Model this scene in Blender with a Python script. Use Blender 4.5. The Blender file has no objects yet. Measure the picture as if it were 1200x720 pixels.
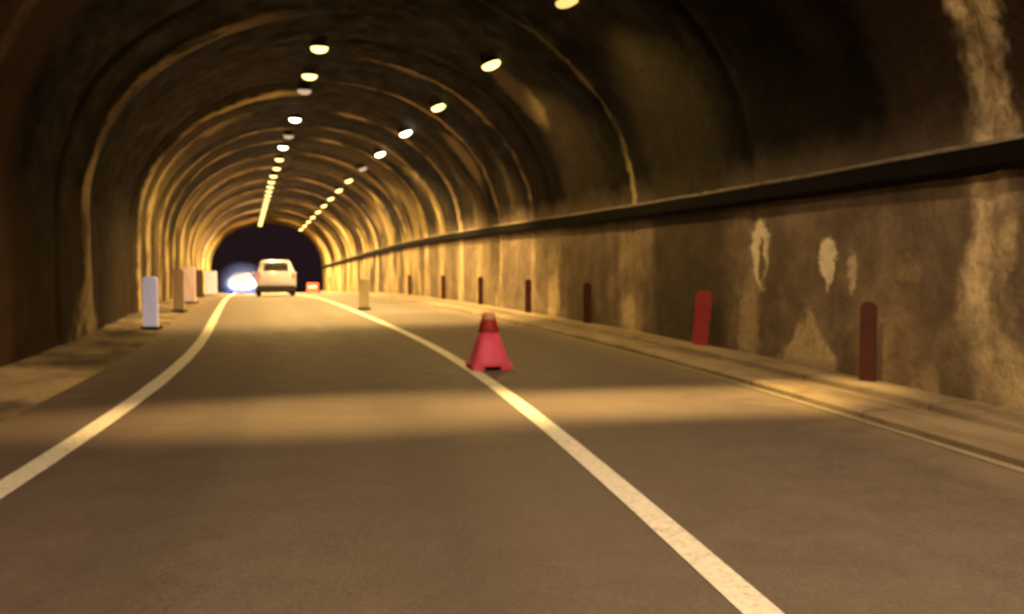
import bpy, bmesh, math, random
from mathutils import Vector, Matrix, noise as mnoise
random.seed(7)
S = bpy.context.scene
COL = S.collection

# ------------------------------------------------------------------ path of the tunnel
EYE = 1.386
def slope(d):
    t = min(max((d - 2) / 18, 0), 1); return -.165 - .15 * t * t * (3 - 2 * t)
def grade(d):
    t = min(max((d - 18) / 32, 0), 1); return -.031 * t * t * (3 - 2 * t)
STEP = .05; D0 = -30.0; NST = int(260 / STEP)
_X = [0.0]; _Z = [0.0]
for i in range(1, NST):
    d = D0 + i * STEP
    _X.append(_X[-1] + slope(d) * STEP); _Z.append(_Z[-1] + grade(d) * STEP)
def _ip(a, d):
    f = (d - D0) / STEP; i = int(min(max(f, 0), NST - 2)); t = f - i
    return a[i] * (1 - t) + a[i + 1] * t
_x0 = .95 - _ip(_X, 3.4); _z0 = -_ip(_Z, 0)
def P(d, off, z):
    s = slope(d); L = math.hypot(1, s)
    return Vector((_ip(_X, d) + _x0 + off / L, d - off * s / L, _ip(_Z, d) + _z0 + z))
def heading(d):                       # rotation about z so that local +Y runs along the tunnel
    return math.atan2(-slope(d), 1.0)

# ------------------------------------------------------------------ bookkeeping
def tag(o, label=None, cat=None, group=None, kind=None):
    if label: o['label'] = label
    if cat: o['category'] = cat
    if group: o['group'] = group
    if kind: o['kind'] = kind
    return o
def empty(name, loc, rz=0.0):
    o = bpy.data.objects.new(name, None); COL.objects.link(o)
    o.empty_display_size = .2; o.location = loc; o.rotation_euler = (0, 0, rz); return o
def obj(name, bm, mat, parent=None, smooth=False):
    me = bpy.data.meshes.new(name); bm.normal_update(); bm.to_mesh(me); bm.free()
    for p in me.polygons: p.use_smooth = smooth
    if mat: me.materials.append(mat)
    o = bpy.data.objects.new(name, me); COL.objects.link(o)
    if parent: o.parent = parent
    return o
def copy_tree(o, parent=None):
    c = o.copy(); COL.objects.link(c); c.parent = parent
    for ch in list(o.children): copy_tree(ch, c)
    return c

# ------------------------------------------------------------------ node helpers
class NT:
    def __init__(s, name):
        s.m = bpy.data.materials.new(name); s.m.use_nodes = True
        s.t = s.m.node_tree; s.t.nodes.clear()
        s.out = s.t.nodes.new('ShaderNodeOutputMaterial')
        s.b = s.t.nodes.new('ShaderNodeBsdfPrincipled'); s.t.links.new(s.b.outputs[0], s.out.inputs[0])
        s.b.inputs['Specular IOR Level'].default_value = .3
    def put(s, sock, v):
        if v is None: return
        if isinstance(v, bpy.types.NodeSocket): s.t.links.new(v, sock)
        elif isinstance(v, (tuple, list)): sock.default_value = tuple(v) + ((1,) if len(v) == 3 and len(sock.default_value) == 4 else ())
        else: sock.default_value = v
    def math(s, op, a, b=None, c=None, clamp=False):
        n = s.t.nodes.new('ShaderNodeMath'); n.operation = op; n.use_clamp = clamp
        for k, v in enumerate((a, b, c)): s.put(n.inputs[k], v)
        return n.outputs[0]
    def add(s, a, b): return s.math('ADD', a, b)
    def sub(s, a, b): return s.math('SUBTRACT', a, b)
    def mul(s, a, b): return s.math('MULTIPLY', a, b)
    def mx(s, a, b): return s.math('MAXIMUM', a, b)
    def step(s, v, a, b, lo=0.0, hi=1.0):
        n = s.t.nodes.new('ShaderNodeMapRange'); n.interpolation_type = 'SMOOTHSTEP'
        s.put(n.inputs[0], v)
        if a > b: a, b, lo, hi = b, a, hi, lo
        for k, x in zip((1, 2, 3, 4), (a, b, lo, hi)): s.put(n.inputs[k], x)
        return n.outputs[0]
    def mix(s, f, a, b, mode='MIX'):
        n = s.t.nodes.new('ShaderNodeMix'); n.data_type = 'RGBA'; n.blend_type = mode
        s.put(n.inputs[0], f); s.put(n.inputs[6], a); s.put(n.inputs[7], b); return n.outputs[2]
    def uv(s):
        n = s.t.nodes.new('ShaderNodeUVMap'); n.uv_map = 'UV'
        p = s.t.nodes.new('ShaderNodeSeparateXYZ'); s.t.links.new(n.outputs[0], p.inputs[0])
        return n.outputs[0], p.outputs[0], p.outputs[1]
    def obj(s):
        return s.t.nodes.new('ShaderNodeTexCoord').outputs['Object']
    def vec(s, x, y, z=0.0):
        n = s.t.nodes.new('ShaderNodeCombineXYZ')
        for k, v in enumerate((x, y, z)): s.put(n.inputs[k], v)
        return n.outputs[0]
    def scale(s, v, sc):
        n = s.t.nodes.new('ShaderNodeVectorMath'); n.operation = 'MULTIPLY'
        s.put(n.inputs[0], v); n.inputs[1].default_value = sc; return n.outputs[0]
    def noise(s, v, sc=1.0, det=4.0, rough=.55, dist=0.0):
        n = s.t.nodes.new('ShaderNodeTexNoise'); s.put(n.inputs['Vector'], v)
        n.inputs['Scale'].default_value = sc; n.inputs['Detail'].default_value = det
        n.inputs['Roughness'].default_value = rough; n.inputs['Distortion'].default_value = dist
        return n.outputs[0]
    def bump(s, h, dist=.02, strength=1.0):
        n = s.t.nodes.new('ShaderNodeBump'); n.inputs['Distance'].default_value = dist
        n.inputs['Strength'].default_value = strength; s.put(n.inputs['Height'], h)
        s.t.links.new(n.outputs[0], s.b.inputs['Normal'])
    def base(s, c, rough=.8, metal=0.0):
        s.put(s.b.inputs['Base Color'], c); s.put(s.b.inputs['Roughness'], rough); s.put(s.b.inputs['Metallic'], metal)

def simple(name, c, rough=.6, metal=0.0, var=.25, sc=6.0, bump=0.0, dirt=(.06, .045, .03), dirtf=.3):
    n = NT(name); o = n.obj()
    a = n.noise(o, sc, 5); b = n.noise(o, sc * .27, 3)
    col = n.mix(n.step(a, .3, .75, 0, var), c, tuple(x * .45 for x in c))
    col = n.mix(n.step(b, .5, .8, 0, dirtf), col, dirt)
    n.base(col, rough, metal)
    if bump: n.bump(a, bump)
    return n.m

def emis(name, c, st, sampling='AUTO'):
    n = NT(name)
    n.base((.6, .58, .5), .4)
    lw = n.t.nodes.new('ShaderNodeTexCoord')
    v = n.noise(lw.outputs['Object'], 9.0, 2)
    n.put(n.b.inputs['Emission Color'], n.mix(n.step(v, .3, .7, 0, .12), c, tuple(x * .7 for x in c)))
    n.b.inputs['Emission Strength'].default_value = st
    n.m.cycles.emission_sampling = sampling
    return n.m

# ------------------------------------------------------------------ lining material
HW_C = -.875; HALF = 4.825; SPR = 2.2; RISE = 3.95        # centre offset, half width, springing height, rise

def lining_material():
    n = NT('sooty_concrete')
    _, u, v = n.uv(); o = n.obj()
    big = n.noise(o, .55, 5, .6); mid = n.noise(o, 2.3, 6, .62); fine = n.noise(o, 14, 5, .65)
    w1 = n.mul(n.sub(n.noise(o, .8, 4, .6), .5), 1.5)
    w2 = n.mul(n.sub(n.noise(o, 3.2, 4, .65), .5), .42)
    warp = n.add(n.mul(w1, .55), w2)
    uw = n.add(u, n.mul(warp, .55))
    uwf = n.add(u, n.mul(n.sub(n.noise(o, 5.5, 5, .7), .5), .42))
    vwf = n.add(v, n.mul(n.sub(n.noise(n.scale(o, (1, 1, 1.02)), 4.1, 5, .7), .5), .62))
    # vertical streaks: noise squeezed along the tunnel, stretched up the wall
    streak = n.noise(n.vec(n.mul(u, .80), n.mul(v, .34), 0.0), 1.0, 5, .6)
    streak2 = n.noise(n.vec(n.mul(uw, .62), n.mul(v, .10), 4.0), 1.0, 3, .5)
    # base tones
    lowcol = n.mix(n.step(mid, .3, .72), (.150, .112, .082), (.270, .210, .150))
    lowcol = n.mix(n.step(streak, .44, .70, 0, .55), lowcol, (.075, .055, .040))
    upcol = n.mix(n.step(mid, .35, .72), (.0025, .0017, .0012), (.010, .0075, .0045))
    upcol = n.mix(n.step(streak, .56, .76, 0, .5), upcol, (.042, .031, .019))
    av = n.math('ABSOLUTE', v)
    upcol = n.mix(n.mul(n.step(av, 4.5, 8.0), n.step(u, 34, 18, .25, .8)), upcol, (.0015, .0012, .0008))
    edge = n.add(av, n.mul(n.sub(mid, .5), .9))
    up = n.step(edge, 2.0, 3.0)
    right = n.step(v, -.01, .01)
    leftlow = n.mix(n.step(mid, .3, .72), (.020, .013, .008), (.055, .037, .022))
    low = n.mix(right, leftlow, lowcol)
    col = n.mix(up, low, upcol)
    # the far half of the tunnel is paler
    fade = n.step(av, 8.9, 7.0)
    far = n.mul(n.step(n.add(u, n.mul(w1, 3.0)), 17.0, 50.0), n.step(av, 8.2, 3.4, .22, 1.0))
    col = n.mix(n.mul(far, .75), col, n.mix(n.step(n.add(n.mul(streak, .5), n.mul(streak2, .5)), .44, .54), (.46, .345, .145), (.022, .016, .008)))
    # near ceiling patches of old damp
    col = n.mix(n.mul(n.step(big, .52, .74, 0, .45), up), col, (.045, .034, .02))
    # shade put into the colour of the poorly lit stretch on the right at 11..14 m
    dk = n.mul(n.mul(n.step(uw, 11.1, 11.9), n.step(uw, 14.2, 13.7)), n.mul(n.step(v, 0, .1), fade))
    col = n.mix(n.mul(dk, .72), col, (.030, .026, .016))
    dk2 = n.mul(n.mul(n.step(uw, 15.7, 16.1), n.step(uw, 18.3, 17.8)), n.mul(n.step(v, 0, .1), fade))
    col = n.mix(n.mul(dk2, .4), col, (.050, .040, .025))
    dk3 = n.mul(n.mul(n.step(uw, 8.3, 8.0), n.step(uw, 6.0, 6.6)), n.mul(n.step(v, 0, .1), fade))
    col = n.mix(n.mul(dk3, .35), col, (.07, .045, .03))
    col = n.mix(n.mul(n.mul(n.step(uw, 12.6, 11.9), n.step(v, 0, -.1)), fade), col, n.mix(n.step(mid, .3, .7), (.055, .032, .016), (.115, .068, .036)))
    # left wall dark stretch
    dk4 = n.mul(n.mul(n.step(uw, 12.7, 13.6), n.step(uw, 16.0, 15.4)), n.mul(n.step(v, 0, -.1), fade))
    col = n.mix(n.mul(dk4, .7), col, (.020, .015, .010))
    dk5 = n.mul(n.mul(n.step(uw, 17.6, 18.6), n.step(uw, 23.2, 22.4)), n.mul(n.step(v, 0, -.1), fade))
    col = n.mix(n.mul(dk5, .75), col, (.022, .016, .010))
    # ---- leached pale bands along the joints
    mask = None
    def join(m):
        nonlocal mask
        mask = m if mask is None else n.mx(mask, m)
    fade2 = n.step(av, 9.05, 8.0)
    brk = n.step(n.noise(n.vec(n.mul(u, .9), n.mul(v, .6), 0.0), 1.0, 4, .6), .38, .58, .12, 1.0)
    def ring(d0, w, side, k, flare=0.0, vmax=9.2, vmin=0.0):
        dd = n.math('ABSOLUTE', n.sub(uw, d0))
        if flare:
            ww = n.add(w, n.mul(n.step(av, 1.3, 0.0), flare)); dd = n.math('DIVIDE', dd, ww); w = 1.0
        m = n.step(dd, w, w * .45)
        m = n.mul(m, n.step(n.mul(v, side), 0.0, .02))
        m = n.mul(m, n.step(av, vmax, vmax - 2.2)) if vmax < 9 else m
        if vmin: m = n.mul(m, n.step(av, vmin - .15, vmin + .15))
        join(n.mul(n.mul(n.mul(m, fade2), brk), k))
    ring(6.85, .34, 1, .95, flare=.75)
    ring(14.75, .16, 1, .55, vmin=2.2, vmax=7.2)
    ring(14.9, .62, 1, .85, vmax=2.6)
    ring(18.9, .50, 1, .95, vmax=2.8)
    ring(20.3, .16, 1, .55)
    ring(23.1, .22, 1, .60, flare=.3)
    ring(25.3, .35, 1, .5, vmax=2.8)
    ring(27.4, .22, 1, .70, flare=.3)
    ring(30.2, .30, 1, .5)
    ring(32.8, .26, 1, .8, flare=.4)
    ring(36.8, .30, 1, .8)
    ring(40.9, .35, 1, .8); ring(45.2, .4, 1, .8); ring(50, .5, 1, .8); ring(56, .6, 1, .8); ring(63, .8, 1, .9); ring(71, 1.5, 1, 1)
    ring(10.9, .30, -1, .22)
    ring(16.7, .42, -1, .62, flare=1.1, vmax=8.5)
    ring(24.3, .50, -1, 1.0, vmax=9.2)
    ring(26.7, .45, -1, .6, vmax=8.0)
    ring(30.5, .25, -1, .8); ring(33.5, .35, -1, .75); ring(37.2, .3, -1, .9); ring(41, .4, -1, .9)
    ring(45.5, .5, -1, .9); ring(50, .6, -1, .9); ring(56, .9, -1, 1.0); ring(63, 1.2, -1, 1.0); ring(71, 2.5, -1, 1)
    # ---- separate patches on the right wall
    def patch(u0, v0, ru, rv, k, soft=.35):
        a = n.math('DIVIDE', n.sub(uwf, u0), ru); b = n.math('DIVIDE', n.sub(vwf, v0), rv)
        q = n.math('SQRT', n.add(n.mul(a, a), n.mul(b, b)))
        return n.mul(n.step(q, 1.0 + soft, 1.0 - soft), k)
    white = []
    loop = n.mul(patch(10.73, 1.50, .21, .50, 1.0, .2), n.sub(1.0, patch(10.66, 1.38, .09, .30, .95, .3)))
    join(loop); white.append(loop)
    join(patch(10.95, .45, .26, .62, .42))
    for q_ in (patch(9.22, 1.40, .16, .29, 1.0, .15), patch(8.77, 1.28, .075, .24, .6, .3)): join(q_); white.append(q_)
    join(patch(7.86, 1.30, .16, .12, .18, .4))
    tri = n.mul(n.step(n.add(vwf, n.mul(n.math('ABSOLUTE', n.sub(uwf, 9.55)), 1.05)), .88, .72), n.step(u, 8.95, 9.08))
    join(n.mul(n.mul(tri, right), .75))
    join(patch(24, 4.6, .5, .9, .35)); join(patch(17.6, 5.3, .5, .8, .28)); join(patch(8.6, 6.6, .5, 1.2, .15))
    pale = n.mix(n.step(fine, .3, .7), (.68, .54, .33), (.48, .375, .225))
    wm = n.mul(n.mx(n.mx(white[0], white[1]), white[2]), right)
    pale = n.mix(n.mul(wm, .85), pale, (.88, .80, .62))
    mask = n.mul(mask, n.step(mid, .22, .52, .55, 1.0))
    col = n.mix(mask, col, pale)
    # grime at the foot of the wall, crack lines at the shutter joints
    foot = n.mul(n.step(n.add(av, n.mul(n.sub(fine, .5), .3)), .28, .05), n.step(mid, .35, .6))
    col = n.mix(n.mul(foot, .5), col, (.05, .038, .025))
    col = n.mix(n.step(fine, .52, .75, 0, .35), col, n.mix(.5, col, (.02, .015, .01)))
    n.base(col, n.step(mid, .3, .7, .62, .88))
    n.b.inputs['Specular IOR Level'].default_value = .06
    h = n.add(n.mul(fine, .35), n.add(n.mul(mid, 1.0), n.mul(streak, .5)))
    n.bump(h, .05, .8)
    return n.m

def asphalt_material():
    n = NT('worn_asphalt'); _, u, v = n.uv(); o = n.obj()
    f = n.noise(o, 60, 4, .7); m = n.noise(o, 3.0, 5, .6); b = n.noise(n.vec(n.mul(u, .12), n.mul(v, 1.1), 0), 1.0, 4, .55)
    col = n.mix(n.step(m, .3, .72), (.094, .075, .066), (.116, .093, .082))
    col = n.mix(n.step(f, .45, .75, 0, .6), col, (.185, .150, .132))
    col = n.mix(n.step(f, .48, .25, 0, .6), col, (.035, .030, .028))
    c2 = n.noise(o, 11, 5, .7); col = n.mix(n.step(n.noise(o, 32, 4, .75), .45, .72, 0, .35), col, (.19, .155, .13)); col = n.mix(n.step(c2, .42, .28, 0, .15), col, (.04, .033, .03))
    # wheel tracks slightly polished and darker, the crown between them oily
    tr = n.math('ABSOLUTE', n.sub(n.math('ABSOLUTE', n.sub(v, -1.9)), .78))
    col = n.mix(n.mul(n.step(tr, .45, .05), .28), col, (.055, .047, .043))
    col = n.mix(n.step(b, .45, .7, 0, .45), col, (.13, .112, .10))
    crack = n.noise(n.vec(n.mul(u, .25), n.mul(v, .6), 3), 1.0, 4, .55)
    col = n.mix(n.mul(n.step(n.math('ABSOLUTE', n.sub(crack, .5)), .004, .001), n.step(b, .5, .65, 0, .3)), col, (.045, .037, .032))
    # dust against the right kerb and the left verge
    col = n.mix(n.step(n.add(v, n.mul(n.sub(m, .5), 1.5)), -2.2, -3.4, 0, .35), col, (.115, .080, .082))
    ed = n.mx(n.step(n.add(v, n.mul(n.sub(m, .5), .8)), 2.0, 2.9), n.step(n.add(v, n.mul(n.sub(m, .5), 1.0)), -3.9, -4.8))
    col = n.mix(n.mul(ed, .55), col, (.24, .185, .125))
    n.base(col, n.step(m, .3, .7, .62, .8)); n.bump(f, .006, .7)
    return n.m

def paint_material(name, c, wear):
    n = NT(name); _, u, v = n.uv(); o = n.obj()
    f = n.noise(o, 26, 5, .75); m = n.noise(o, 1.3, 4, .6)
    k = n.add(n.mul(f, .7), n.mul(m, .5))
    col = n.mix(n.step(f, .35, .7), c, tuple(x * .72 for x in c))
    col = n.mix(n.step(k, .66, .86, 0, wear), col, (.12, .10, .09))
    n.base(col, .7); n.bump(f, .003, .6); return n.m

def walk_material():
    n = NT('dusty_concrete_walkway'); _, u, v = n.uv(); o = n.obj()
    f = n.noise(o, 22, 5, .7); m = n.noise(n.vec(n.mul(u, .35), n.mul(v, 2.5), 0), 1.0, 5, .6); g = n.noise(o, 1.7, 5, .6)
    col = n.mix(n.step(m, .32, .68), (.17, .13, .088), (.34, .27, .18))
    col = n.mix(n.step(f, .5, .75, 0, .5), col, (.10, .075, .05))
    col = n.mix(n.step(g, .5, .72, 0, .5), col, (.11, .085, .055))
    j = n.math('ABSOLUTE', n.sub(n.math('FRACT', n.mul(u, .5)), .5))
    col = n.mix(n.mul(n.step(j, .012, .004), .6), col, (.04, .03, .02))
    n.base(col, .85); n.bump(n.add(f, m), .02, .7); return n.m

def verge_material():
    n = NT('dusty_verge'); _, u, v = n.uv(); o = n.obj()
    f = n.noise(o, 18, 5, .7); m = n.noise(n.vec(n.mul(u, .8), n.mul(v, 1.5), 0), 1.0, 5, .65); g = n.noise(o, .9, 5, .6)
    col = n.mix(n.step(m, .32, .68), (.085, .064, .045), (.30, .225, .145))
    col = n.mix(n.step(g, .45, .62, 0, .75), col, (.055, .042, .030))
    sand = n.mul(n.step(n.add(u, n.mul(n.sub(m, .5), 3)), 9.2, 10.2), n.step(n.add(u, n.mul(n.sub(m, .5), 3)), 12.6, 11.4))
    col = n.mix(n.mul(sand, n.step(g, .3, .55, .25, .75)), col, (.75, .56, .36))
    col = n.mix(n.step(f, .5, .75, 0, .45), col, (.06, .05, .035))
    n.base(col, .9); n.bump(n.add(n.mul(f, .5), m), .04, .8); return n.m

# ------------------------------------------------------------------ sheets that follow the path
def ribbon(name, mat, prof, d0, d1, step, parent=None, smooth=False, uvf=None, jitter=None):
    """prof: list of (off, z) drawn from left to right; the sheet follows the path."""
    bm = bmesh.new(); L = bm.loops.layers.uv.new('UV'); rows = []
    n = max(1, int(round((d1 - d0) / step)))
    for i in range(n + 1):
        d = d0 + (d1 - d0) * i / n
        pr = prof(d) if callable(prof) else prof
        rows.append([(bm.verts.new(P(d, a[0], a[1])), (d, a[0] if len(a) < 3 else a[2])) for a in pr])
    for i in range(n):
        for k in range(len(rows[0]) - 1):
            q = (rows[i][k], rows[i][k + 1], rows[i + 1][k + 1], rows[i + 1][k])
            f = bm.faces.new([x[0] for x in q])
            for l, x in zip(f.loops, q): l[L].uv = x[1]
    return obj(name, bm, mat, parent, smooth)

MA = asphalt_material(); ML = lining_material(); MW = walk_material(); MV = verge_material()
M_line = paint_material('white_line_paint', (.74, .71, .64), .9)
M_line_old = paint_material('worn_line_paint', (.30, .26, .18), .9)

DB, DE, DP = -22.0, 150.0, 77.0
# ground outside the portal reaches the horizon; it lies under the road
g = bmesh.new()
for p in ((-900, 66), (900, 66), (900, 1500), (-900, 1500)): g.verts.new((p[0], p[1] , _ip(_Z, 66) + _z0 - .35 - .031 * (p[1] - 66)))
g.verts.ensure_lookup_table(); g.faces.new(g.verts)
tag(obj('ground', g, simple('dark_soil', (.05, .042, .03), .95, sc=.5)), kind='structure')

tag(ribbon('road', MA, [(-4.6, 0), (-3.7, 0.0), (-1.9, .012), (0, .018), (1.5, .012), (2.86, 0)], DB, DE, .5), kind='structure')
tag(ribbon('center_line', M_line, lambda d: [(-.075, .0225), (.0, .0235), (.085, .0225)], DB, DP + 20, .5), kind='structure')
def wob(d, s): return .012 * mnoise.noise(Vector((d * .9, s, 0)))
tag(ribbon('left_edge_line', M_line, lambda d: [(-3.80 + wob(d, 1), .006), (-3.62 + wob(d, 5), .0065)], DB, DP + 20, .5), kind='structure')
tag(ribbon('right_edge_line', M_line_old, lambda d: [(2.74 + wob(d, 9), .0075), (2.84 + wob(d, 3), .0055)], DB, DP + 20, .5), kind='structure')

# right kerb and walkway with a shallow drain slot before the wall
def kerb_prof(d):
    e = .010 * mnoise.noise(Vector((d * 1.7, 2, 0)))
    return [(2.862, -.05, 2.86), (2.868 + e, .045, 2.93), (2.90 + e, .062, 2.95), (3.02, .072, 3.02)]
tag(ribbon('kerb', MW, kerb_prof, DB, DP + .2, .25), kind='structure')
def walk_prof(d):
    e = .012 * mnoise.noise(Vector((d * .6, 7, 0)))
    return [(3.02, .070), (3.25, .076 + e), (3.44, .07), (3.46, .02), (3.53, .02), (3.55, .10 + e), (3.7, .115 + e), (4.0, .125)]
tag(ribbon('walkway', MW, walk_prof, DB, DP + .2, .25), kind='structure')
# left verge: uneven, rising to the wall
def verge_prof(d):
    out = []
    for k in range(9):
        t = k / 8; off = -5.9 + t * 1.32
        z = .11 * (1 - t) ** 1.3 + .05 * (mnoise.noise(Vector((d * .9, off * 2, 3))) * math.sin(math.pi * min(1, t * 1.0 + .02))) + .012
        if k == 8: z = -.004
        out.append((off, z))
    return out
tag(ribbon('verge', MV, verge_prof, DB, DP + .2, .2, smooth=True), kind='structure')

# ------------------------------------------------------------------ the tunnel: lining + ledge
tunnel = tag(empty('tunnel', P(0, 0, 0)), 'long arched concrete road tunnel, sooty lining streaked with pale leached bands', 'tunnel')
def reparent(o, par):
    o.parent = par; o.matrix_parent_inverse = Matrix.Translation(-Vector(par.location)) if par.rotation_euler[2] == 0 else par.matrix_world.inverted()
    return o
def arch_profile():
    pts = []
    for z in (-.1, .0, .1, .3, .55, .8, 1.05, 1.3, 1.55, 1.8, 2.0): pts.append((HW_C + HALF, z, z))
    N = 38; arc = SPR; last = None
    for k in range(N + 1):
        a = math.pi / 2 * k / N
        p = (HW_C + HALF * math.cos(a) ** .96, SPR + RISE * math.sin(a) ** .98 if k else SPR)
        if last: arc += math.hypot(p[0] - last[0], p[1] - last[1])
        pts.append((p[0], p[1], arc)); last = p
    return pts
HALFP = arch_profile()
JOINTS = [-18, -14, -10, -6, -2, 2.6, 6.85, 10.9, 14.8, 18.9, 23.2, 27.3, 32.7, 36.8, 41, 45.3, 50, 56, 63, 70.5]
segoff = [random.uniform(-.035, .035) for _ in JOINTS]
def disp(d, arc, side):
    i = 0
    while i < len(JOINTS) - 1 and d > JOINTS[i + 1]: i += 1
    s = segoff[i] * (1 if side > 0 else -1)
    j = min(abs(d - x) for x in JOINTS)
    groove = -.03 * math.exp(-(j / .10) ** 2)
    lump = .035 * mnoise.noise(Vector((d * .5, arc * .55, side * 4))) + .018 * mnoise.noise(Vector((d * 1.7, arc * 1.6, side * 9)))
    ramp = min(1, max(0, arc - 2.5))
    rib = 0.0
    for x0, ww, hh in ((24.2, .35, .09), (27.0, .3, .06), (16.7, .45, .07)):
        if side < 0: rib += hh * min(1, max(0, (8.6 - arc) / 1.5)) * math.exp(-((d - x0) / ww) ** 4)
    return (s + lump + rib) * (.35 + .65 * ramp if side > 0 else 1) - groove * -1
bm = bmesh.new(); UVL = bm.loops.layers.uv.new('UV')
stations = []
d = DB
while d < DP:
    stations.append(d)
    j = min(abs(d - x) for x in JOINTS)
    d += .08 if j < .35 else .22
stations.append(DP)
prev = None
for d in stations:
    row = []
    for side in (1, -1):
        pts = HALFP if side == 1 else HALFP[::-1]
        for (x, z, arc) in pts:
            ox = x - HW_C
            if side < 0: ox = -ox
            cx, cz = ox, z - min(z, SPR)
            L = math.hypot(cx, cz * 1.2) or 1
            q = disp(d, arc, side) if arc < 9 else .5 * (disp(d, arc, 1) + disp(d, arc, -1))
            row.append((bm.verts.new(P(d, HW_C + ox - q * cx / L, z - q * cz * 1.2 / L)), (d, side * max(arc, .001))))
    if prev:
        for k in range(len(row) - 1):
            if k == len(HALFP) - 1: continue
            q4 = (prev[k], prev[k + 1], row[k + 1], row[k])
            f = bm.faces.new([x[0] for x in q4])
            for l, x in zip(f.loops, q4): l[UVL].uv = x[1]
    prev = row
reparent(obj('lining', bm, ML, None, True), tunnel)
# outer shell of the portal so that the end reads as a thick concrete ring
def sweep_box(name, mat, prof, d0, d1, step, parent, closed=True):
    bm = bmesh.new(); L = bm.loops.layers.uv.new('UV'); prev = None; n = int((d1 - d0) / step)
    for i in range(n + 1):
        d = d0 + (d1 - d0) * i / n
        row = [bm.verts.new(P(d, *p)) for p in prof(d)]
        if prev:
            for k in range(len(row)):
                k2 = (k + 1) % len(row)
                bm.faces.new((prev[k], prev[k2], row[k2], row[k]))
        else: bm.faces.new(row[::-1])
        prev = row
    bm.faces.new(prev)
    o = obj(name, bm, mat, None)
    return reparent(o, parent) if parent else o
M_black = simple('tarred_ledge', (.006, .005, .0045), .7, var=.5, dirt=(.03, .02, .012), dirtf=.15)
M_black.node_tree.nodes['Principled BSDF'].inputs['Specular IOR Level'].default_value = .05
M_lip = simple('dusty_ledge_top', (.20, .17, .13), .8, var=.8, sc=9, dirt=(.03, .025, .02), dirtf=.8)
WX = HW_C + HALF
def ledge_prof(d):
    e = .012 * mnoise.noise(Vector((d * .8, 1, 1))); b = .02 * mnoise.noise(Vector((d * 2.3, 5, 1)))
    return [(WX + .06, 2.17 + b * 1.5), (WX - .10, 2.18 + b * 1.5), (WX - .15, 2.23 + e + b * .5), (WX - .15, 2.405 + e), (WX + .06, 2.41 + e)]
ledge = sweep_box('ledge', M_black, ledge_prof, DB, DP, .25, tunnel)
def lip_prof(d):
    e = .012 * mnoise.noise(Vector((d * .8, 1, 1))); r = .022 * abs(mnoise.noise(Vector((d * 4.1, 8, 1))))
    return [(WX - .158, 2.402 + e), (WX - .158, 2.422 + e + r), (WX - .09, 2.45 + e + r), (WX + .05, 2.46 + e), (WX + .05, 2.415 + e)]
lip = sweep_box('dusty_lip', M_lip, lip_prof, DB, DP, .15, None)
lip.parent = ledge; lip.matrix_parent_inverse = ledge.matrix_parent_inverse.copy()
lip.matrix_parent_inverse = Matrix.Identity(4)
# portal ring (face towards the outside)
bm = bmesh.new()
inner = [P(DP, HW_C + s * (x - HW_C), z) for s, pts in ((1, HALFP), (-1, HALFP[::-1])) for x, z, a in pts]
outer = [P(DP + .02, HW_C + s * (x - HW_C) * 1.16, z * 1.14) for s, pts in ((1, HALFP), (-1, HALFP[::-1])) for x, z, a in pts]
vi = [bm.verts.new(p) for p in inner]; vo = [bm.verts.new(p) for p in outer]
for k in range(len(vi) - 1): bm.faces.new((vi[k], vo[k], vo[k + 1], vi[k + 1]))
bmesh.ops.remove_doubles(bm, verts=bm.verts, dist=.0005)
reparent(obj('portal_ring', bm, MW, None), tunnel)

# ------------------------------------------------------------------ ceiling lamps
AMBER = (1.0, .62, .19); PALE = (1.0, .74, .40)
M_lens = emis('lit_lamp_glass', (1.0, .74, .24), 3.2)
M_lens_hot = emis('bright_lamp_glass', (1.0, .88, .55), 8)
M_lens_y = emis('yellow_lamp_glass', (1.0, .72, .20), 1.2)
M_lens_dim = emis('dim_lamp_glass', (1.0, .75, .50), .5)
M_house = simple('lamp_housing', (.03, .025, .02), .5, .4)
def lathe(bm, prof, n=20, mat=None, sx=1, sy=1):
    rows = []
    for r, z in prof:
        rows.append([bm.verts.new((r * sx * math.cos(2 * math.pi * k / n), r * sy * math.sin(2 * math.pi * k / n), z)) for k in range(n)])
    for i in range(len(rows) - 1):
        for k in range(n):
            bm.faces.new((rows[i][k], rows[i][(k + 1) % n], rows[i + 1][(k + 1) % n], rows[i + 1][k]))
    bm.faces.new(rows[0][::-1]); bm.faces.new(rows[-1]); return rows
def lens_mesh(mat):
    bm = bmesh.new(); lathe(bm, [(.195, 0), (.20, -.02), (.185, -.065), (.14, -.10), (.08, -.118), (.02, -.122)], 20, sx=1.0, sy=.62)
    bmesh.ops.recalc_face_normals(bm, faces=bm.faces)
    me = bpy.data.meshes.new('lens'); bm.to_mesh(me); bm.free(); me.materials.append(mat)
    for p in me.polygons: p.use_smooth = True
    return me
def housing_mesh():
    bm = bmesh.new(); lathe(bm, [(.08, .10), (.17, .09), (.205, .05), (.212, -.004), (.203, -.006), (.20, .01)], 20, sx=1.0, sy=.66)
    # two stubby brackets joined to the back of the shell
    for s in (-1, 1):
        r = bmesh.ops.create_cube(bm, size=1)['verts']
        bmesh.ops.scale(bm, vec=(.05, .05, .14), verts=r); bmesh.ops.translate(bm, vec=(.14 * s, 0, .19), verts=r)
    bmesh.ops.recalc_face_normals(bm, faces=bm.faces)
    me = bpy.data.meshes.new('housing'); bm.to_mesh(me); bm.free(); me.materials.append(M_house); return me
ME_L = {k: lens_mesh(m) for k, m in (('y', M_lens_y), ('n', M_lens), ('h', M_lens_hot), ('d', M_lens_dim))}
ME_H = housing_mesh()
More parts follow.
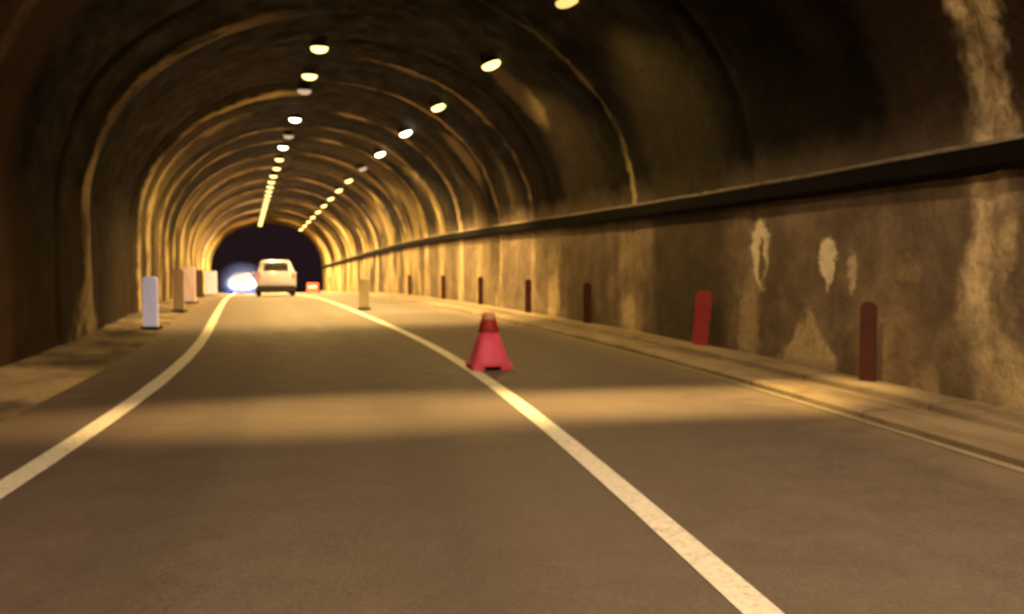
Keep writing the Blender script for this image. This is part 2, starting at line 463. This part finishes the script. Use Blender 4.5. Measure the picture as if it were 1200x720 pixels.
ORD = ['first', 'second', 'third', 'fourth', 'fifth', 'sixth', 'seventh', 'eighth', 'ninth', 'tenth', 'eleventh', 'twelfth', 'thirteenth', 'fourteenth',
       'fifteenth', 'sixteenth', 'seventeenth', 'eighteenth', 'nineteenth', 'twentieth', 'twenty-first', 'twenty-second', 'twenty-third', 'twenty-fourth', 'twenty-fifth']
def lamp(d, off, z, kind, watts, colour, label, group, cone=150, blend=.5, sy=1.0, radius=.12, tilt=0.0, sx=1.0):
    r = empty('tunnel_lamp', P(d, off, z), heading(d) * 1.0)
    r.rotation_euler = (0, (-.30 if off > 0 else .06), -math.atan(slope(d)) * -1)
    tag(r, label, 'lamp', group)
    for nm, me in (('housing', ME_H), ('lens', ME_L[kind])):
        o = bpy.data.objects.new(nm, me); COL.objects.link(o); o.parent = r
    if watts:
        L = bpy.data.lights.new('bulb', 'SPOT'); L.energy = watts; L.color = colour; L.spot_size = math.radians(cone); L.spot_blend = blend
        L.shadow_soft_size = radius
        o = bpy.data.objects.new('bulb', L); COL.objects.link(o)
        o.location = P(d, off, z - .22); o.rotation_euler = (tilt, 0, math.atan(slope(d)) * -1 * -1 * -1)
        o.rotation_euler = (tilt, 0, math.atan2(-slope(d), 1) )
        o.scale = (sx, sy, 1)
    return r
RG = 'lamps of the right ceiling row'; LG = 'lamps of the left ceiling row'
right = [(12.8, 1.92, 5.42, 'y', 420), (17.0, 1.86, 5.42, 'n', 520), (21.7, 1.86, 5.42, 'n', 2600), (26.1, 1.85, 5.42, 'h', 2900), (30.9, 1.83, 5.42, 'h', 2000), (35.2, 1.8, 5.42, 'd', 700)]
dd = 39.5
while dd < 75: right.append((dd, 1.75, 5.42, 'n', 1900)); dd += 4.1
for i, (d, off, z, k, w) in enumerate(right):
    look = {'y': 'dim deep yellow ceiling lamp', 'n': 'oval ceiling lamp glowing warm yellow', 'h': 'round bright ceiling lamp glowing whitish', 'd': 'dim thin ceiling lamp'}[k]
    lamp(d, off, z, k, w, AMBER, f'{look}, {ORD[i]} from the near end of the right row', RG, **(dict(cone=122, blend=.6, sy=.52) if 20 < d < 28 else {}))
left = [(18.9, -1.38, 5.98, 'n', 380), (21.6, -1.38, 5.98, 'n', 2600), (23.4, -1.38, 5.98, 'd', 0), (27.8, -1.36, 5.98, 'h', 3200), (31.2, -1.38, 5.98, 'd', 300),
        (33.9, -1.45, 5.98, 'h', 2600), (37.3, -1.45, 5.98, 'n', 1000), (40.2, -1.45, 5.98, 'n', 1000), (43.0, -1.5, 5.98, 'n', 1300)]
dd = 45.4
while dd < 76.5: left.append((dd, -1.52, 5.98, 'n', 1400 if dd < 60 else 3000)); dd += 2.15
for i, (d, off, z, k, w) in enumerate(left):
    look = {'n': 'oval ceiling lamp glowing pale yellow', 'h': 'round very bright white ceiling lamp', 'd': 'nearly dead flat ceiling lamp'}[k]
    lamp(d, off, z, k, w, AMBER, f'{look}, {ORD[i]} from the near end of the left row', LG, **(dict(cone=122, blend=.6, sy=.52) if 20 < d < 27 else {}))
# unseen lamps; those over and behind the viewpoint are added to light the foreground
lamp(8.1, 1.75, 5.45, 'd', 3400, AMBER, 'oval ceiling lamp of the right row just above the top edge of view', RG, cone=62, blend=1.0, sy=.40, sx=1)
lamp(8.1, -1.38, 5.98, 'd', 3400, AMBER, 'oval ceiling lamp of the left row just above the top edge of view', LG, cone=72, blend=1.0, sy=.36, sx=1)
lamp(2.6, 1.95, 5.42, 'd', 1200, (1, .69, .37), 'added unseen lamp right over the viewpoint, in line with the right row', RG, cone=135, tilt=.38)
lamp(1.2, -1.38, 5.98, 'd', 1200, (1, .69, .37), 'added unseen lamp right over the viewpoint, in line with the left row', LG, cone=135, tilt=.38)
lamp(-6, 1.95, 5.42, 'd', 800, (1, .68, .36), 'added unseen lamp behind the viewpoint, in line with the right row', RG, cone=140)
lamp(-6, -1.38, 5.98, 'd', 800, (1, .68, .36), 'added unseen lamp behind the viewpoint, in line with the left row', LG, cone=140)

# ------------------------------------------------------------------ markers along the walls
def rounded_panel(w, h, t, r=.04, seg=5, z0=0.0, bulge=0.0):
    bm = bmesh.new(); pts = []
    for (cx, cz, a0) in ((w / 2 - r, h - r, 0), (-w / 2 + r, h - r, 90)):
        for k in range(seg + 1):
            a = math.radians(a0 + 90 * k / seg); pts.append((cx + r * math.cos(a), cz + r * math.sin(a) + z0))
    pts += [(-w / 2, z0), (w / 2, z0)]
    f1 = [bm.verts.new((x, -t / 2 - bulge * (1 - (2 * x / w) ** 2), z)) for x, z in pts]; f2 = [bm.verts.new((x, t / 2, z)) for x, z in pts]
    bm.faces.new(f1); bm.faces.new(f2[::-1])
    for k in range(len(pts)):
        k2 = (k + 1) % len(pts); bm.faces.new((f1[k2], f1[k], f2[k], f2[k2]))
    bmesh.ops.recalc_face_normals(bm, faces=bm.faces)
    return bm
def box_bm(sx, sy, sz, at=(0, 0, 0), bev=.0):
    bm = bmesh.new(); r = bmesh.ops.create_cube(bm, size=1)['verts']
    bmesh.ops.scale(bm, vec=(sx, sy, sz), verts=r)
    if bev: bmesh.ops.bevel(bm, geom=bm.edges[:], offset=bev, segments=2, affect='EDGES', profile=.6)
    bmesh.ops.translate(bm, vec=at, verts=bm.verts); return bm

M_red = simple('faded_red_plastic', (.42, .05, .055), .55, var=.5, dirtf=.5)
M_red_dk = simple('dirty_red_plastic', (.055, .011, .007), .7, var=.6, dirtf=.6)
M_dark = simple('black_rubber', (.02, .018, .017), .8)
M_refl_w = simple('white_reflective_sheet_glow', (.88, .82, .92), .35, var=.12, dirtf=.15)
_b = M_refl_w.node_tree.nodes['Principled BSDF']; _b.inputs['Emission Color'].default_value = (.95, .82, 1, 1); _b.inputs['Emission Strength'].default_value = .22   # faint emission stands in for headlight light thrown back by the sheeting

M_refl_p = simple('pinkish_reflective_sheet_glow', (.85, .66, .66), .45, var=.3, dirtf=.3)
_b = M_refl_p.node_tree.nodes['Principled BSDF']; _b.inputs['Emission Color'].default_value = (1, .62, .5, 1); _b.inputs['Emission Strength'].default_value = .15  # pinkish glow added in place of light the sheet would return
M_refl_g = simple('grey_brown_panel', (.62, .50, .50), .6, var=.3, dirtf=.3)
M_brown = simple('brown_panel', (.13, .09, .07), .6, var=.3)
M_cream = simple('cream_plastic', (.55, .48, .30), .6, var=.3, dirtf=.3)
def wall_panel(d, mat, label, lean, w=.20, h=.84, z0=.12, cat='reflector panel'):
    r = empty('reflector_panel', P(d, WX - .13, z0), math.atan2(-slope(d), 1) * -1)
    r.rotation_euler = (0, lean, math.radians(-90) + math.atan(slope(d)) * -1)
    r.rotation_euler = (lean, 0, 0)
    # local x runs along the wall, local y points away from the traffic
    ax = (P(d + .1, WX, 0) - P(d - .1, WX, 0)).normalized(); up = Vector((0, 0, 1)); ny = up.cross(ax)
    up2 = (up * math.cos(lean) + ax * math.sin(lean)); ax2 = (ax * math.cos(lean) - up * math.sin(lean))
    # panel turned 35 degrees towards oncoming traffic
    t = math.radians(48); axr = ax2 * math.cos(t) + ny * math.sin(t); nr = up2.cross(axr)
    m = Matrix((axr, nr, up2)).transposed(); r.rotation_euler = m.to_euler()
    tag(r, label, cat, 'red reflector panels along the right wall')
    obj('plate', rounded_panel(w, h, .018, .07, 5), mat, r)
    obj('backing_rail', box_bm(.05, .03, h * .9, (0, -.026, h / 2), .004), M_dark, r)
    return r
pans = [(8.28, M_red_dk, 'dull dark red panel on the wall between the pale triangle stain and pale rib', .0),
        (12.1, M_red, 'bright red leaning panel standing against the dark stretch of right wall', .20),
        (16.62, M_red_dk, 'dark maroon upright panel on the wall right of the red cone', .0),
        (20.3, M_red_dk, 'dark maroon panel just behind and right of the red cone tip', .0),
        (24.6, M_red_dk, 'small dark panel on the wall just left of the red cone tip', .0),
        (29.4, M_red_dk, 'small dark panel on right wall, second left of the red cone', .0),
        (35.6, M_red_dk, 'smallest dark panel on right wall, third left of the red cone', .0)]
for d, m, l, lean in pans: wall_panel(d, m, l, -lean, z0=.13, w=.24 if m is M_red else .17)

def marker_post(d, off, w, h, mat, label, z0=.0, yaw=0.0, head=None):
    r = empty('marker_post', P(d, off, z0)); r.rotation_euler = (0, 0, yaw)
    tag(r, label, 'marker post', 'upright marker posts')
    obj('panel', rounded_panel(w, h - .06, .06, min(.08, w * .3), 6, .06, .025), mat, r)
    obj('foot', box_bm(w * 1.15, .30, .06, (0, .03, .03), .012), M_dark, r)
    if head: obj('cap', rounded_panel(w * .7, .10, .065, .03, 4, h - .22, .03), head, r)
    return r
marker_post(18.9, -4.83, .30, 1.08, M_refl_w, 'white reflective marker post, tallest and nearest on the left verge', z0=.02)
marker_post(25.1, -4.72, .30, 1.20, M_refl_g, 'dull grey marker post, second along the left verge', z0=.02)
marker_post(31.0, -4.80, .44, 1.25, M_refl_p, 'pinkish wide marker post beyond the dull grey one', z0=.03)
marker_post(40.5, -4.95, .42, 1.25, M_brown, 'dark brown wide marker panel between pinkish post and bright white block', z0=.03)
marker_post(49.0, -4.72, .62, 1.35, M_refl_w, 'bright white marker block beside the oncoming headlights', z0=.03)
marker_post(24.9, .36, .30, .90, M_cream, 'cream marker post standing beside the center line beyond the cone', z0=.018)

# ------------------------------------------------------------------ the red cone
M_cone = simple('red_cone_plastic', (.95, .11, .24), .5, var=.2, sc=4, dirtf=.25)
M_cone_d = simple('dark_red_band', (.42, .035, .035), .5, var=.3, dirtf=.3)
M_cone_t = simple('pale_cone_tip', (.80, .42, .26), .5)
def squircle_ring(bm, r, z, n=28, sq=.0, tw=0.0):
    vs = []
    for k in range(n):
        a = 2 * math.pi * k / n + tw
        c, s = math.cos(a), math.sin(a); q = max(abs(c), abs(s)); rr = r * ((1 - sq) + sq / q)
        vs.append(bm.verts.new((rr * c, rr * s, z)))
    return vs
def skin(bm, rings, cap0=True, cap1=True):
    for a, b in zip(rings, rings[1:]):
        n = len(a)
        for k in range(n): bm.faces.new((a[k], a[(k + 1) % n], b[(k + 1) % n], b[k]))
    if cap0: bm.faces.new(rings[0][::-1])
    if cap1: bm.faces.new(rings[-1])
def cone(d, off, z, label, s=1.0, yaw=.25):
    r = empty('traffic_cone', P(d, off, z), yaw); r.scale = (s, s, s); tag(r, label, 'traffic cone')
    bm = bmesh.new()
    skin(bm, [squircle_ring(bm, R, Z, sq=q) for R, Z, q in ((.248, .078, .95), (.240, .09, .9), (.222, .15, .85), (.194, .25, .7), (.160, .36, .5), (.124, .475, .15))])
    obj('body', bm, M_cone, r, True)
    bm = bmesh.new()
    skin(bm, [squircle_ring(bm, R, Z) for R, Z in ((.131, .476), (.135, .49), (.118, .56), (.104, .625), (.100, .63))])
    obj('collar', bm, M_cone_d, r, True)
    bm = bmesh.new()
    skin(bm, [squircle_ring(bm, R, Z) for R, Z in ((.096, .631), (.094, .67), (.086, .71), (.06, .73), (.02, .735))])
    obj('tip', bm, M_cone_t, r, True)
    # square foot with four rubber pads, cut away in the middle of each side
    bm = box_bm(.52, .52, .026, (0, 0, .064), .008); obj('base', bm, M_cone, r)
    for sx in (-1, 1):
        for sy in (-1, 1): obj('foot', box_bm(.15, .15, .049, (.18 * sx, .18 * sy, .0255), .008), M_cone, r)
    return r
cone(10.95, .25, .016, 'red traffic cone with dark collar standing right of the center line')

# ------------------------------------------------------------------ red plastic barrier near the far portal
r = tag(empty('road_barrier', P(68, 2.35, .0), 0), 'small orange red plastic barrier at the right edge of the dark portal', 'barrier')
M_or = simple('orange_plastic', (.36, .05, .03), .5, var=.2)
bm = bmesh.new()
secs = [(-.29, 0), (-.29, .12), (-.20, .30), (-.11, .72), (-.07, .82), (.07, .82), (.11, .72), (.20, .30), (.29, .12), (.29, 0)]
rows = [[bm.verts.new((x, y, z)) for y, z in secs] for x in (-.48, -.44, .44, .48)]
for k in (0, 3):
    for v in rows[k]: v.co.y *= .9; v.co.z *= .98
for a, b in zip(rows, rows[1:]):
    for k in range(len(secs)): bm.faces.new((a[k], a[(k + 1) % len(secs)], b[(k + 1) % len(secs)], b[k]))
bm.faces.new(rows[0][::-1]); bm.faces.new(rows[-1]); bmesh.ops.recalc_face_normals(bm, faces=bm.faces)
obj('body', bm, M_or, r); obj('stripe', box_bm(.7, .012, .14, (0, -.185, .50), .002), M_refl_w, r)

# ------------------------------------------------------------------ cars
def car_body(L, W, prof):
    """prof: stations along the length from the end facing -Y: (y, half width, sill z, belt z, roof z, roof half width)"""
    bm = bmesh.new(); rings = []
    for y, w, sill, belt, roof, wr in prof:
        right_ = [(w * .80, sill), (w * .95, sill + .03), (w, sill + .20), (w * 1.0, (sill + belt) / 2 + .05), (w * .975, belt - .06), (w * .955, belt),
                  (wr + (w * .955 - wr) * .45, belt + (roof - belt) * .5), (wr, roof - min(.07, (roof - belt) * .3)), (wr * .90, roof - min(.015, (roof - belt) * .1)), (wr * .5, roof + .012)]
        pts = right_ + [(-x, z) for x, z in right_[::-1]]
        rings.append([bm.verts.new((x, y, z)) for x, z in pts])
    n = len(rings[0])
    for a, b in zip(rings, rings[1:]):
        for k in range(n): bm.faces.new((a[k], b[k], b[(k + 1) % n], a[(k + 1) % n]))
    bm.faces.new(rings[0]); bm.faces.new(rings[-1][::-1])
    bmesh.ops.recalc_face_normals(bm, faces=bm.faces)
    return bm
def quad(pts, th=.0, cuts=0, rnd=.0):
    bm = bmesh.new(); f = bm.faces.new([bm.verts.new(p) for p in pts])
    if rnd: bmesh.ops.bevel(bm, geom=bm.verts[:], offset=rnd, segments=4, affect='VERTICES')
    return bm
def wheel(parent, x, y, R=.33, w=.22):
    s = 1 if x > 0 else -1
    t = empty('wheel', (x, y, R)); t.parent = parent
    def turn(prof, n=28):
        bm = bmesh.new(); rings = [[bm.verts.new((s * px, r * math.cos(2 * math.pi * k / n), r * math.sin(2 * math.pi * k / n))) for k in range(n)] for r, px in prof]
        for a, b in zip(rings, rings[1:]):
            for k in range(n): bm.faces.new((a[k], a[(k + 1) % n], b[(k + 1) % n], b[k]))
        bm.faces.new(rings[0]); bm.faces.new(rings[-1]); bmesh.ops.recalc_face_normals(bm, faces=bm.faces); return bm
    obj('tyre', turn([(R * .66, -w / 2), (R * .93, -w / 2), (R, -w / 2 + .03), (R, w / 2 - .03), (R * .93, w / 2), (R * .68, w / 2)]), M_dark, t, True)
    obj('rim', turn([(R * .62, w / 2 - .05), (R * .65, w / 2 + .004), (R * .55, w / 2 - .01), (R * .2, w / 2 - .03), (R * .12, w / 2 + .0)]), M_alloy, t)
M_alloy = simple('alloy', (.45, .45, .45), .35, .8)
M_glass = NT('dark_car_glass'); M_glass.base((.012, .012, .014), .08); M_glass.b.inputs['Specular IOR Level'].default_value = .12
M_glass.put(M_glass.b.inputs['Roughness'], M_glass.step(M_glass.noise(M_glass.obj(), 3, 3), .3, .7, .45, .6)); M_glass = M_glass.m
def car_paint(name, c):
    n = NT(name); o = n.obj(); a = n.noise(o, 2.2, 5)
    z = n.t.nodes.new('ShaderNodeSeparateXYZ'); n.put(z.inputs[0], o)
    n.base(n.mix(n.mul(n.step(z.outputs[2], .75, .3), n.step(a, .3, .6)), c, tuple(x * .55 for x in c)), .35)
    n.b.inputs['Coat Weight'].default_value = .5; return n.m
M_white = car_paint('white_car_paint', (.50, .49, .66)); M_navy = car_paint('dark_car_paint', (.03, .035, .05))
M_tail = NT('tail_light_plastic'); M_tail.base((.50, .10, .09), .3)
M_tail.put(M_tail.b.inputs['Emission Color'], M_tail.mix(M_tail.noise(M_tail.obj(), 8, 2), (.8, .12, .08), (.5, .06, .05))); M_tail.b.inputs['Emission Strength'].default_value = 1.0; M_tail = M_tail.m
M_plate = simple('number_plate_sheet', (.60, .58, .50), .5, var=.05, dirtf=.1)

def build_car(name, loc, rz, paint, label, rear_towards=True):
    t = tag(empty(name, loc, rz), label, 'car', 'cars in the tunnel')
    if rear_towards:      # the tall tailgate faces -Y
        prof = [(.00, .80, .44, 1.02, 1.10, .70), (.05, .90, .38, 1.10, 1.24, .72), (.12, .93, .33, 1.16, 1.46, .68), (.22, .945, .28, 1.17, 1.64, .665), (.40, .95, .25, 1.16, 1.72, .68),
                (.9, .95, .24, 1.13, 1.76, .70), (1.8, .95, .24, 1.08, 1.77, .70), (2.5, .95, .24, 1.05, 1.70, .69), (3.0, .95, .24, 1.03, 1.42, .68), (3.35, .94, .24, 1.01, 1.10, .74), (3.9, .91, .25, .95, .99, .70), (4.25, .82, .30, .80, .84, .62), (4.38, .68, .36, .66, .70, .5)]
        wy = (.80, 3.45)
    else:                 # the bonnet faces -Y
        prof = [(.00, .66, .34, .60, .66, .5), (.10, .82, .28, .72, .78, .62), (.40, .88, .24, .84, .89, .66), (1.05, .90, .22, .93, .98, .68), (1.55, .90, .22, .98, 1.26, .62), (1.95, .90, .22, 1.0, 1.43, .60), (2.6, .90, .22, 1.0, 1.47, .60), (3.3, .90, .23, 1.0, 1.42, .60), (3.9, .88, .26, 1.0, 1.15, .64), (4.3, .80, .34, .95, 1.0, .62)]
        wy = (.82, 3.4)
    b = obj('body', car_body(4.4, .95, prof), paint, t, True)
    for x in (-.81, .81):
        for y in wy: wheel(t, x, y)
    if rear_towards:
        obj('rear_window', quad([(-.61, .028, 1.235), (.61, .028, 1.235), (.55, .145, 1.56), (-.55, .145, 1.56)], rnd=.05), M_glass, t)
        obj('spoiler', box_bm(1.22, .18, .035, (0, .16, 1.665), .012), paint, t)
        obj('bumper', box_bm(1.80, .24, .30, (0, .04, .38), .05), M_dark, t)
        for s in (-1, 1):
            tl = obj('tail_light', box_bm(.15, .10, .30, (s * .795, .045, 1.02), .03), M_tail, t)
            obj('side_mirror', box_bm(.16, .09, .13, (s * 1.03, 2.75, 1.10), .03), paint, t)
            obj('side_window', quad([(s * .925, .75, 1.19), (s * .915, 2.85, 1.10), (s * .745, 2.35, 1.60), (s * .735, .75, 1.65)], rnd=.05), M_glass, t)
        obj('number_plate', box_bm(.50, .02, .11, (0, -.015, .80), .004), M_plate, t)
        obj('windshield', quad([(-.72, 3.30, 1.10), (.72, 3.30, 1.10), (.60, 2.62, 1.66), (-.60, 2.62, 1.66)], rnd=.05), M_glass, t)
        obj('roof_rail', box_bm(.03, 1.5, .03, (-.60, 1.3, 1.80), .008), M_dark, t); obj('roof_rail', box_bm(.03, 1.5, .03, (.60, 1.3, 1.80), .008), M_dark, t)
    else:
        obj('windshield', quad([(-.64, 1.10, 1.0), (.64, 1.10, 1.0), (.54, 1.86, 1.43), (-.54, 1.86, 1.43)], rnd=.05), M_glass, t)
        obj('bumper', box_bm(1.56, .16, .18, (0, .02, .36), .05), M_dark, t)
        obj('grille', box_bm(.66, .05, .12, (0, .0, .60), .01), M_dark, t)
        obj('number_plate', box_bm(.50, .02, .11, (0, -.075, .40), .004), M_plate, t)
        for s in (-1, 1):
            hl = obj('headlight', box_bm(.38, .12, .20, (s * .58, .03, .66), .05), M_head, t)
            obj('side_mirror', box_bm(.16, .09, .12, (s * .99, 1.5, 1.02), .03), paint, t)
            L = bpy.data.lights.new('headlamp', 'SPOT'); L.energy = 1100; L.color = (.42, .52, 1.0); L.spot_size = math.radians(70); L.spot_blend = .9; L.shadow_soft_size = .08
            o = bpy.data.objects.new('headlamp', L); COL.objects.link(o); o.parent = t; o.location = (s * .60, -.12, .66); o.rotation_euler = (math.radians(-80), 0, 0)
    return t
M_head = emis('lit_headlight', (.62, .74, 1.0), 260)
build_car('car', P(42, -1.47, 0), math.atan2(-slope(42), 1) , M_white, 'white tall hatchback seen from behind driving away in the left lane')
build_car('car', P(62.5, -3.05, 0), math.atan2(-slope(62), 1), M_navy, 'dark oncoming car with dazzling bluish white headlights at the portal', False)

# haze volume added round the headlights to imitate their bloom
bm = bmesh.new(); bmesh.ops.create_icosphere(bm, subdivisions=3, radius=1.0)
for v in bm.verts:
    q = 1 + .18 * mnoise.noise(v.co * 1.7); v.co = Vector((v.co.x * 2.0 * q, v.co.y * 1.6 * q, max(v.co.z * 1.5 * q, -.70)))
hz = bpy.data.materials.new('headlight_bloom_haze'); hz.use_nodes = True; t = hz.node_tree; t.nodes.clear()
ho = t.nodes.new('ShaderNodeOutputMaterial'); vs = t.nodes.new('ShaderNodeVolumeScatter'); t.links.new(vs.outputs[0], ho.inputs['Volume'])
nz = t.nodes.new('ShaderNodeTexNoise'); nz.inputs['Scale'].default_value = .6; tc = t.nodes.new('ShaderNodeTexCoord'); t.links.new(tc.outputs['Object'], nz.inputs['Vector'])
ln = t.nodes.new('ShaderNodeVectorMath'); ln.operation = 'LENGTH'; t.links.new(tc.outputs['Object'], ln.inputs[0])
mr = t.nodes.new('ShaderNodeMapRange'); t.links.new(ln.outputs['Value'], mr.inputs[0])
for k, x in zip((1, 2, 3, 4), (.2, 1.75, .5, .0)): mr.inputs[k].default_value = x
mm = t.nodes.new('ShaderNodeMath'); mm.operation = 'MULTIPLY'; t.links.new(mr.outputs[0], mm.inputs[0]); t.links.new(nz.outputs[0], mm.inputs[1])
m2 = t.nodes.new('ShaderNodeMapRange'); m2.interpolation_type = 'SMOOTHERSTEP'
sc2 = t.nodes.new('ShaderNodeVectorMath'); sc2.operation = 'MULTIPLY'; sc2.inputs[1].default_value = (.75, .9, 1.25); t.links.new(tc.outputs['Object'], sc2.inputs[0])
l2 = t.nodes.new('ShaderNodeVectorMath'); l2.operation = 'LENGTH'; t.links.new(sc2.outputs[0], l2.inputs[0]); t.links.new(l2.outputs['Value'], m2.inputs[0])
for k, x in zip((1, 2, 3, 4), (.35, 1.05, 1.1, .0)): m2.inputs[k].default_value = x
ad = t.nodes.new('ShaderNodeMath'); t.links.new(mm.outputs[0], ad.inputs[0]); t.links.new(m2.outputs[0], ad.inputs[1])
cr = t.nodes.new('ShaderNodeMix'); cr.data_type = 'RGBA'; t.links.new(m2.outputs[0], cr.inputs[0]); cr.inputs[6].default_value = (.16, .26, 1, 1); cr.inputs[7].default_value = (.70, .78, 1, 1)
t.links.new(cr.outputs[2], vs.inputs['Color'])
t.links.new(ad.outputs[0], vs.inputs['Density']); vs.inputs['Color'].default_value = (.16, .26, 1.0, 1)
h_ = obj('bloom_haze', bm, hz, None, True); h_.location = P(61.4, -3.10, .80); tag(h_, kind='stuff')

# ------------------------------------------------------------------ world and camera
W = bpy.data.worlds.new('World'); S.world = W; W.use_nodes = True
wt = W.node_tree; bg = wt.nodes['Background']
sky = wt.nodes.new('ShaderNodeTexSky'); sky.sky_type = 'NISHITA'; sky.sun_disc = False
sky.sun_elevation = math.radians(-6); sky.sun_rotation = math.radians(200)
mixn = wt.nodes.new('ShaderNodeMix'); mixn.data_type = 'RGBA'; mixn.inputs[0].default_value = .85
wt.links.new(sky.outputs[0], mixn.inputs[6]); mixn.inputs[7].default_value = (.12, .06, .07, 1)
wt.links.new(mixn.outputs[2], bg.inputs[0]); bg.inputs[1].default_value = .14

cam = bpy.data.cameras.new('camera'); co = bpy.data.objects.new('camera', cam); COL.objects.link(co)
co.location = (0, 0, EYE); co.rotation_euler = (math.radians(90) - math.atan(52 / 1000), 0, 0)
cam.sensor_width = 36; cam.lens = 30; cam.clip_end = 3000; cam.clip_start = .05
cam.dof.use_dof = True; cam.dof.focus_distance = 1.1; cam.dof.aperture_fstop = 6.3
S.camera = co
S.view_settings.view_transform = 'Standard'; S.view_settings.look = 'None'; S.view_settings.exposure = 0; S.view_settings.gamma = 1
S.cycles.use_denoising = True
S.cycles.max_bounces = 5; S.cycles.diffuse_bounces = 3; S.cycles.adaptive_threshold = .03
S.cycles.sample_clamp_indirect = 6
